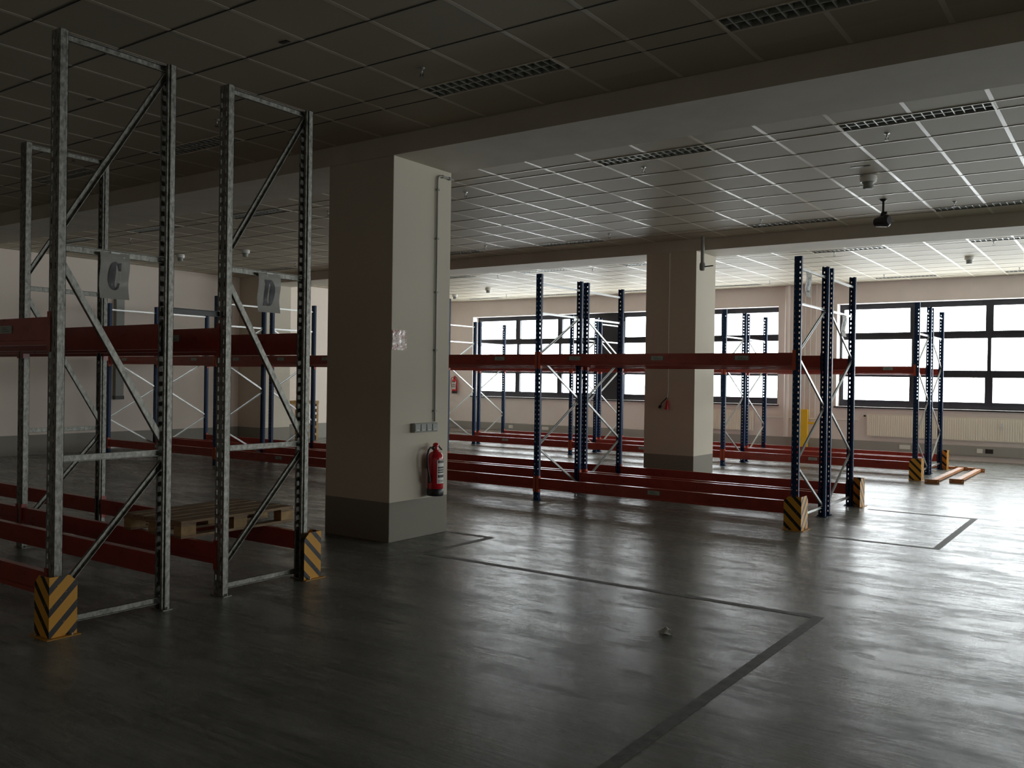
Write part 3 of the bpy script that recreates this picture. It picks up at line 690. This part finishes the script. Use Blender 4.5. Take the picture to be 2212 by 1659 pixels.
for yy in (5.57, 9.6, 13.65, 17.75, 21.9):
    for xx in (-2.14, -4.89, -7.6, -10.3, -13.0, -15.7):
        if not inview(xx, yy, ZC): continue
        o = sp0 if first else copy_tree(sp0); first = False
        o.location = (xx, yy, ZC); tag(o, 'small sprinkler head %s, %s from the right' % ({5.57: 'before the first beam', 9.6: 'past the first beam', 13.65: 'before the second beam', 17.75: 'past the second beam', 21.9: 'near the window wall'}[yy], {-2.14: 'first', -4.89: 'second', -7.6: 'third', -10.3: 'fourth', -13.0: 'fifth', -15.7: 'sixth'}[xx]), 'sprinkler', 'ceiling sprinklers')
for x, y, w, lb in ((-5.4, 4.56, .09, 'tiny dark slot in near ceiling above the D frame'), (-8.05, 4.52, .09, 'tiny dark slot in near ceiling beside the C frame'), (-2.72, 10.9, .22, 'thin dark slot in the ceiling before the largest detector')):
    tag(MB().box(x - w / 2, x + w / 2, y - .02, y + .02, ZC - .004, ZC).build('ceiling_slot', BLACK), lb, 'ceiling slot')

# ------------------------------------------------------------------ window wall fittings
def radiator(x0, x1, label, knob):
    root = empty('radiator', ((x0 + x1) / 2, YB - .004, .48)); tag(root, label, 'radiator', 'panel radiators under the windows')
    W = (x1 - x0) / 2; m = MB(); n = int((x1 - x0) / .05); s = (x1 - x0) / n
    m.box(-W, W, -.075, -.05, 0, .54)
    m.build('panel', RADI, root)
    q = MB()
    for k in range(n): xx = -W + s * (k + .5); q.prism([(-s * .34, 0), (s * .34, 0), (s * .2, .014), (-s * .2, .014)], (xx, -.075, .02), (1, 0, 0), (0, -1, 0), (0, 0, 1), .50)
    q.build('rib', RADI, root)['kind'] = 'stuff'
    MB().box(-W - .002, W + .002, -.085, -.045, .54, .55).build('top_grille', RADI, root)
    for sx in (-1, 1): MB().box(sx * W * .8 - .03, sx * W * .8 + .03, -.05, 0, .1, .45).build('bracket', RADI, root)
    MB().tube([(-W, -.05, .50), (-W - .05, -.05, .50), (-W - .12, -.03, .50)], .012).build('supply_pipe', WHITEP, root)
    MB().cyl((-W - .03, -.05, .50), (-W - .08, -.05, .50), .022, 12).build('valve', BLACK, root)
    if knob is not None: MB().box(knob - .04, knob + .04, -.13, -.09, .34, .44).build('heat_meter', WHITEP, root, .006)
radiator(-5.54, -.60, 'long ribbed radiator under the right window', .5)
radiator(-10.6, -8.45, 'shorter ribbed radiator seen right of the second pillar', None)
tag(MB().box(XL + .01, XR - .01, 23.235, YB - .004, .13, .36).build('cable_trunking', TRUNK, bevel=.004), 'grey cable trunking along the foot of the window wall', 'trunking')
for x, w, lb in ((-4.65, .25, 'white double socket plate on trunking left of farther rack end'), (-3.02, .12, 'white socket on trunking right of the farther rack end'), (-2.82, .16, 'dark cover plate on trunking beside the right socket'),
              (-16.42, .16, 'white socket on trunking under left window, left one'), (-15.1, .24, 'pale socket plate on trunking under left window, right one')):
    tag(MB().box(x - w / 2, x + w / 2, 23.222, 23.235, .20, .30).build('trunking_socket', BLACK if 'dark' in lb else WHITEP, bevel=.003), lb, 'socket', 'sockets on the trunking')
tag(MB().tube([(-8.33, 23.25, .86), (-7.5, 23.25, .86), (-6.9, 23.25, .86), (-5.75, 23.25, .86)], .014).build('heating_pipe', WHITEP), 'thin white heating pipe across the wall pier', 'pipe')
tag(MB().cyl((-7.56, 23.21, .365), (-7.56, 23.21, ZC - .002), .065, 20).build('drain_pipe', WALLW), 'thick off white vertical drain pipe on the window pier', 'pipe')
for k, x in enumerate((-7.12, -6.98, -6.84)):
    tag(MB().cyl((x, 23.27, .9), (x, 23.27, ZC), .014, 10).build('riser_pipe', WHITEP), '%s of three thin white vertical pipes on the window pier' % ('leftmost', 'middle', 'rightmost')[k], 'pipe', 'riser pipes on the window pier')
tag(MB().box(-6.72, -6.52, 23.17, YB, 2.0, 2.3).build('junction_box', WHITEP, bevel=.008), 'small pale junction box on the window pier', 'junction box')
root = empty('protection_post', (-7.08, 23.12, 0)); tag(root, 'bright yellow steel post with side arms by window pier', 'post')
MB().box(-.115, .115, -.05, .05, .0, 1.10).build('post', YELLOW, root, .01)
MB().box(-.20, -.115, -.02, .02, .72, .78).build('side_arm', YELLOW, root); MB().box(.115, .28, -.02, .02, .72, .78).build('side_arm', YELLOW, root)
root = empty('wall_duct', (XL, 11.53, 1.17)); tag(root, 'tall narrow grey duct on the left wall', 'duct')
MB().box(0, .10, -.10, .10, .08, ZC - 1.17).build('duct_cover', GREYP, root, .004); MB().box(0, .11, -.11, .11, 0, .08).build('duct_end', DGREY, root)
# wooden rack at left wall
root = empty('wooden_stand', (-18.95, 16.78, 0)); tag(root, 'low wooden slatted stand against the left wall', 'stand')
for yy in (-.36, .36):
    for xx in (-.2, .2): MB().box(xx - .03, xx + .03, yy - .035, yy + .035, 0, 1.0).build('leg', WOODL, root)
MB().box(-.24, .24, -.40, .40, 1.0, 1.09).build('top_board', WOODL, root)
for z in (.16, .36, .56, .74, .90): MB().box(.17, .235, -.325, .325, z - .035, z + .035).build('slat', WHITEP if z > .5 else WOODL, root)  # upper wooden slats whitened, the light on them put into the colour

# ------------------------------------------------------------------ floor: tape, loose beams, litter
def tape(name, segs, label):
    m = MB()
    for x0, y0, x1, y1 in segs: m.box(min(x0, x1), max(x0, x1), min(y0, y1), max(y0, y1), 0.0004, .0016)
    tag(m.build('floor_tape', TAPE), label, 'floor marking', 'worn floor tape outlines')
w = .075
tape('a', [(-5.80, 6.74, -1.98 + w, 6.74 + w), (-1.98, 2.2, -1.98 + w, 6.74)], 'dark tape line crossing the near floor and turning at a corner')
tape('b', [(-3.1, 10.40, -1.72, 10.40 + w), (-1.72 - w, 10.40 + w, -1.72, 13.17), (-3.1, 13.17 - w, -1.72 - w, 13.17)], 'dark tape rectangle beyond the nearer blue rack end')
tape('c', [(-6.40, 7.87, -5.80, 7.87 + w), (-5.80 - w, 6.815, -5.80, 7.87)], 'dark tape corner at the foot of the near pillar')
def loose(p, rz, L, label):
    root = empty('loose_beam', (p[0], p[1], 0), rz); tag(root, label, 'beam', 'loose orange beams on the floor')
    MB().box(-.05, .05, .004, L - .004, .012, .062).build('beam_rail', ORNG, root, .003)
    for y in (0, L):
        m = MB(); m.box(-.12, .12, y - .004, y + .004, 0, .075); m.build('end_plate', ORNG, root)
        for sx in (-.095, .095): MB().cyl((sx, y - .006, .04), (sx, y + .006, .04), .011, 10).build('plate_hole', PAPER, root)
loose((-3.01, 17.36), .0, 3.2, 'longer loose orange beam beside the farther rack end guard')
loose((-2.67, 17.75), .0, 2.65, 'shorter loose orange beam, rightmost on the floor')
loose((-2.78, 20.62), math.pi / 2, 0.9, 'loose orange beam lying crosswise behind the other two')
random.seed(5)
m = MB(); vs = []; n = 9
for i in range(n):
    for j in range(5):
        a = 2 * math.pi * i / n; r = (.036, .042, .03, .02, .0)[j] * (.7 + .6 * random.random()); vs.append((r * math.cos(a) * 1.2, r * math.sin(a), (.0, .01, .022, .032, .04)[j] * (.8 + .4 * random.random())))
m.add(vs, [(i * 5 + j, ((i + 1) % n) * 5 + j, ((i + 1) % n) * 5 + j + 1, i * 5 + j + 1) for i in range(n) for j in range(4)])
tag(m.build('crumpled_scrap', PAPER, loc=(-2.67, 5.69, 0)), 'small crumpled scrap lying on the open floor', 'litter')
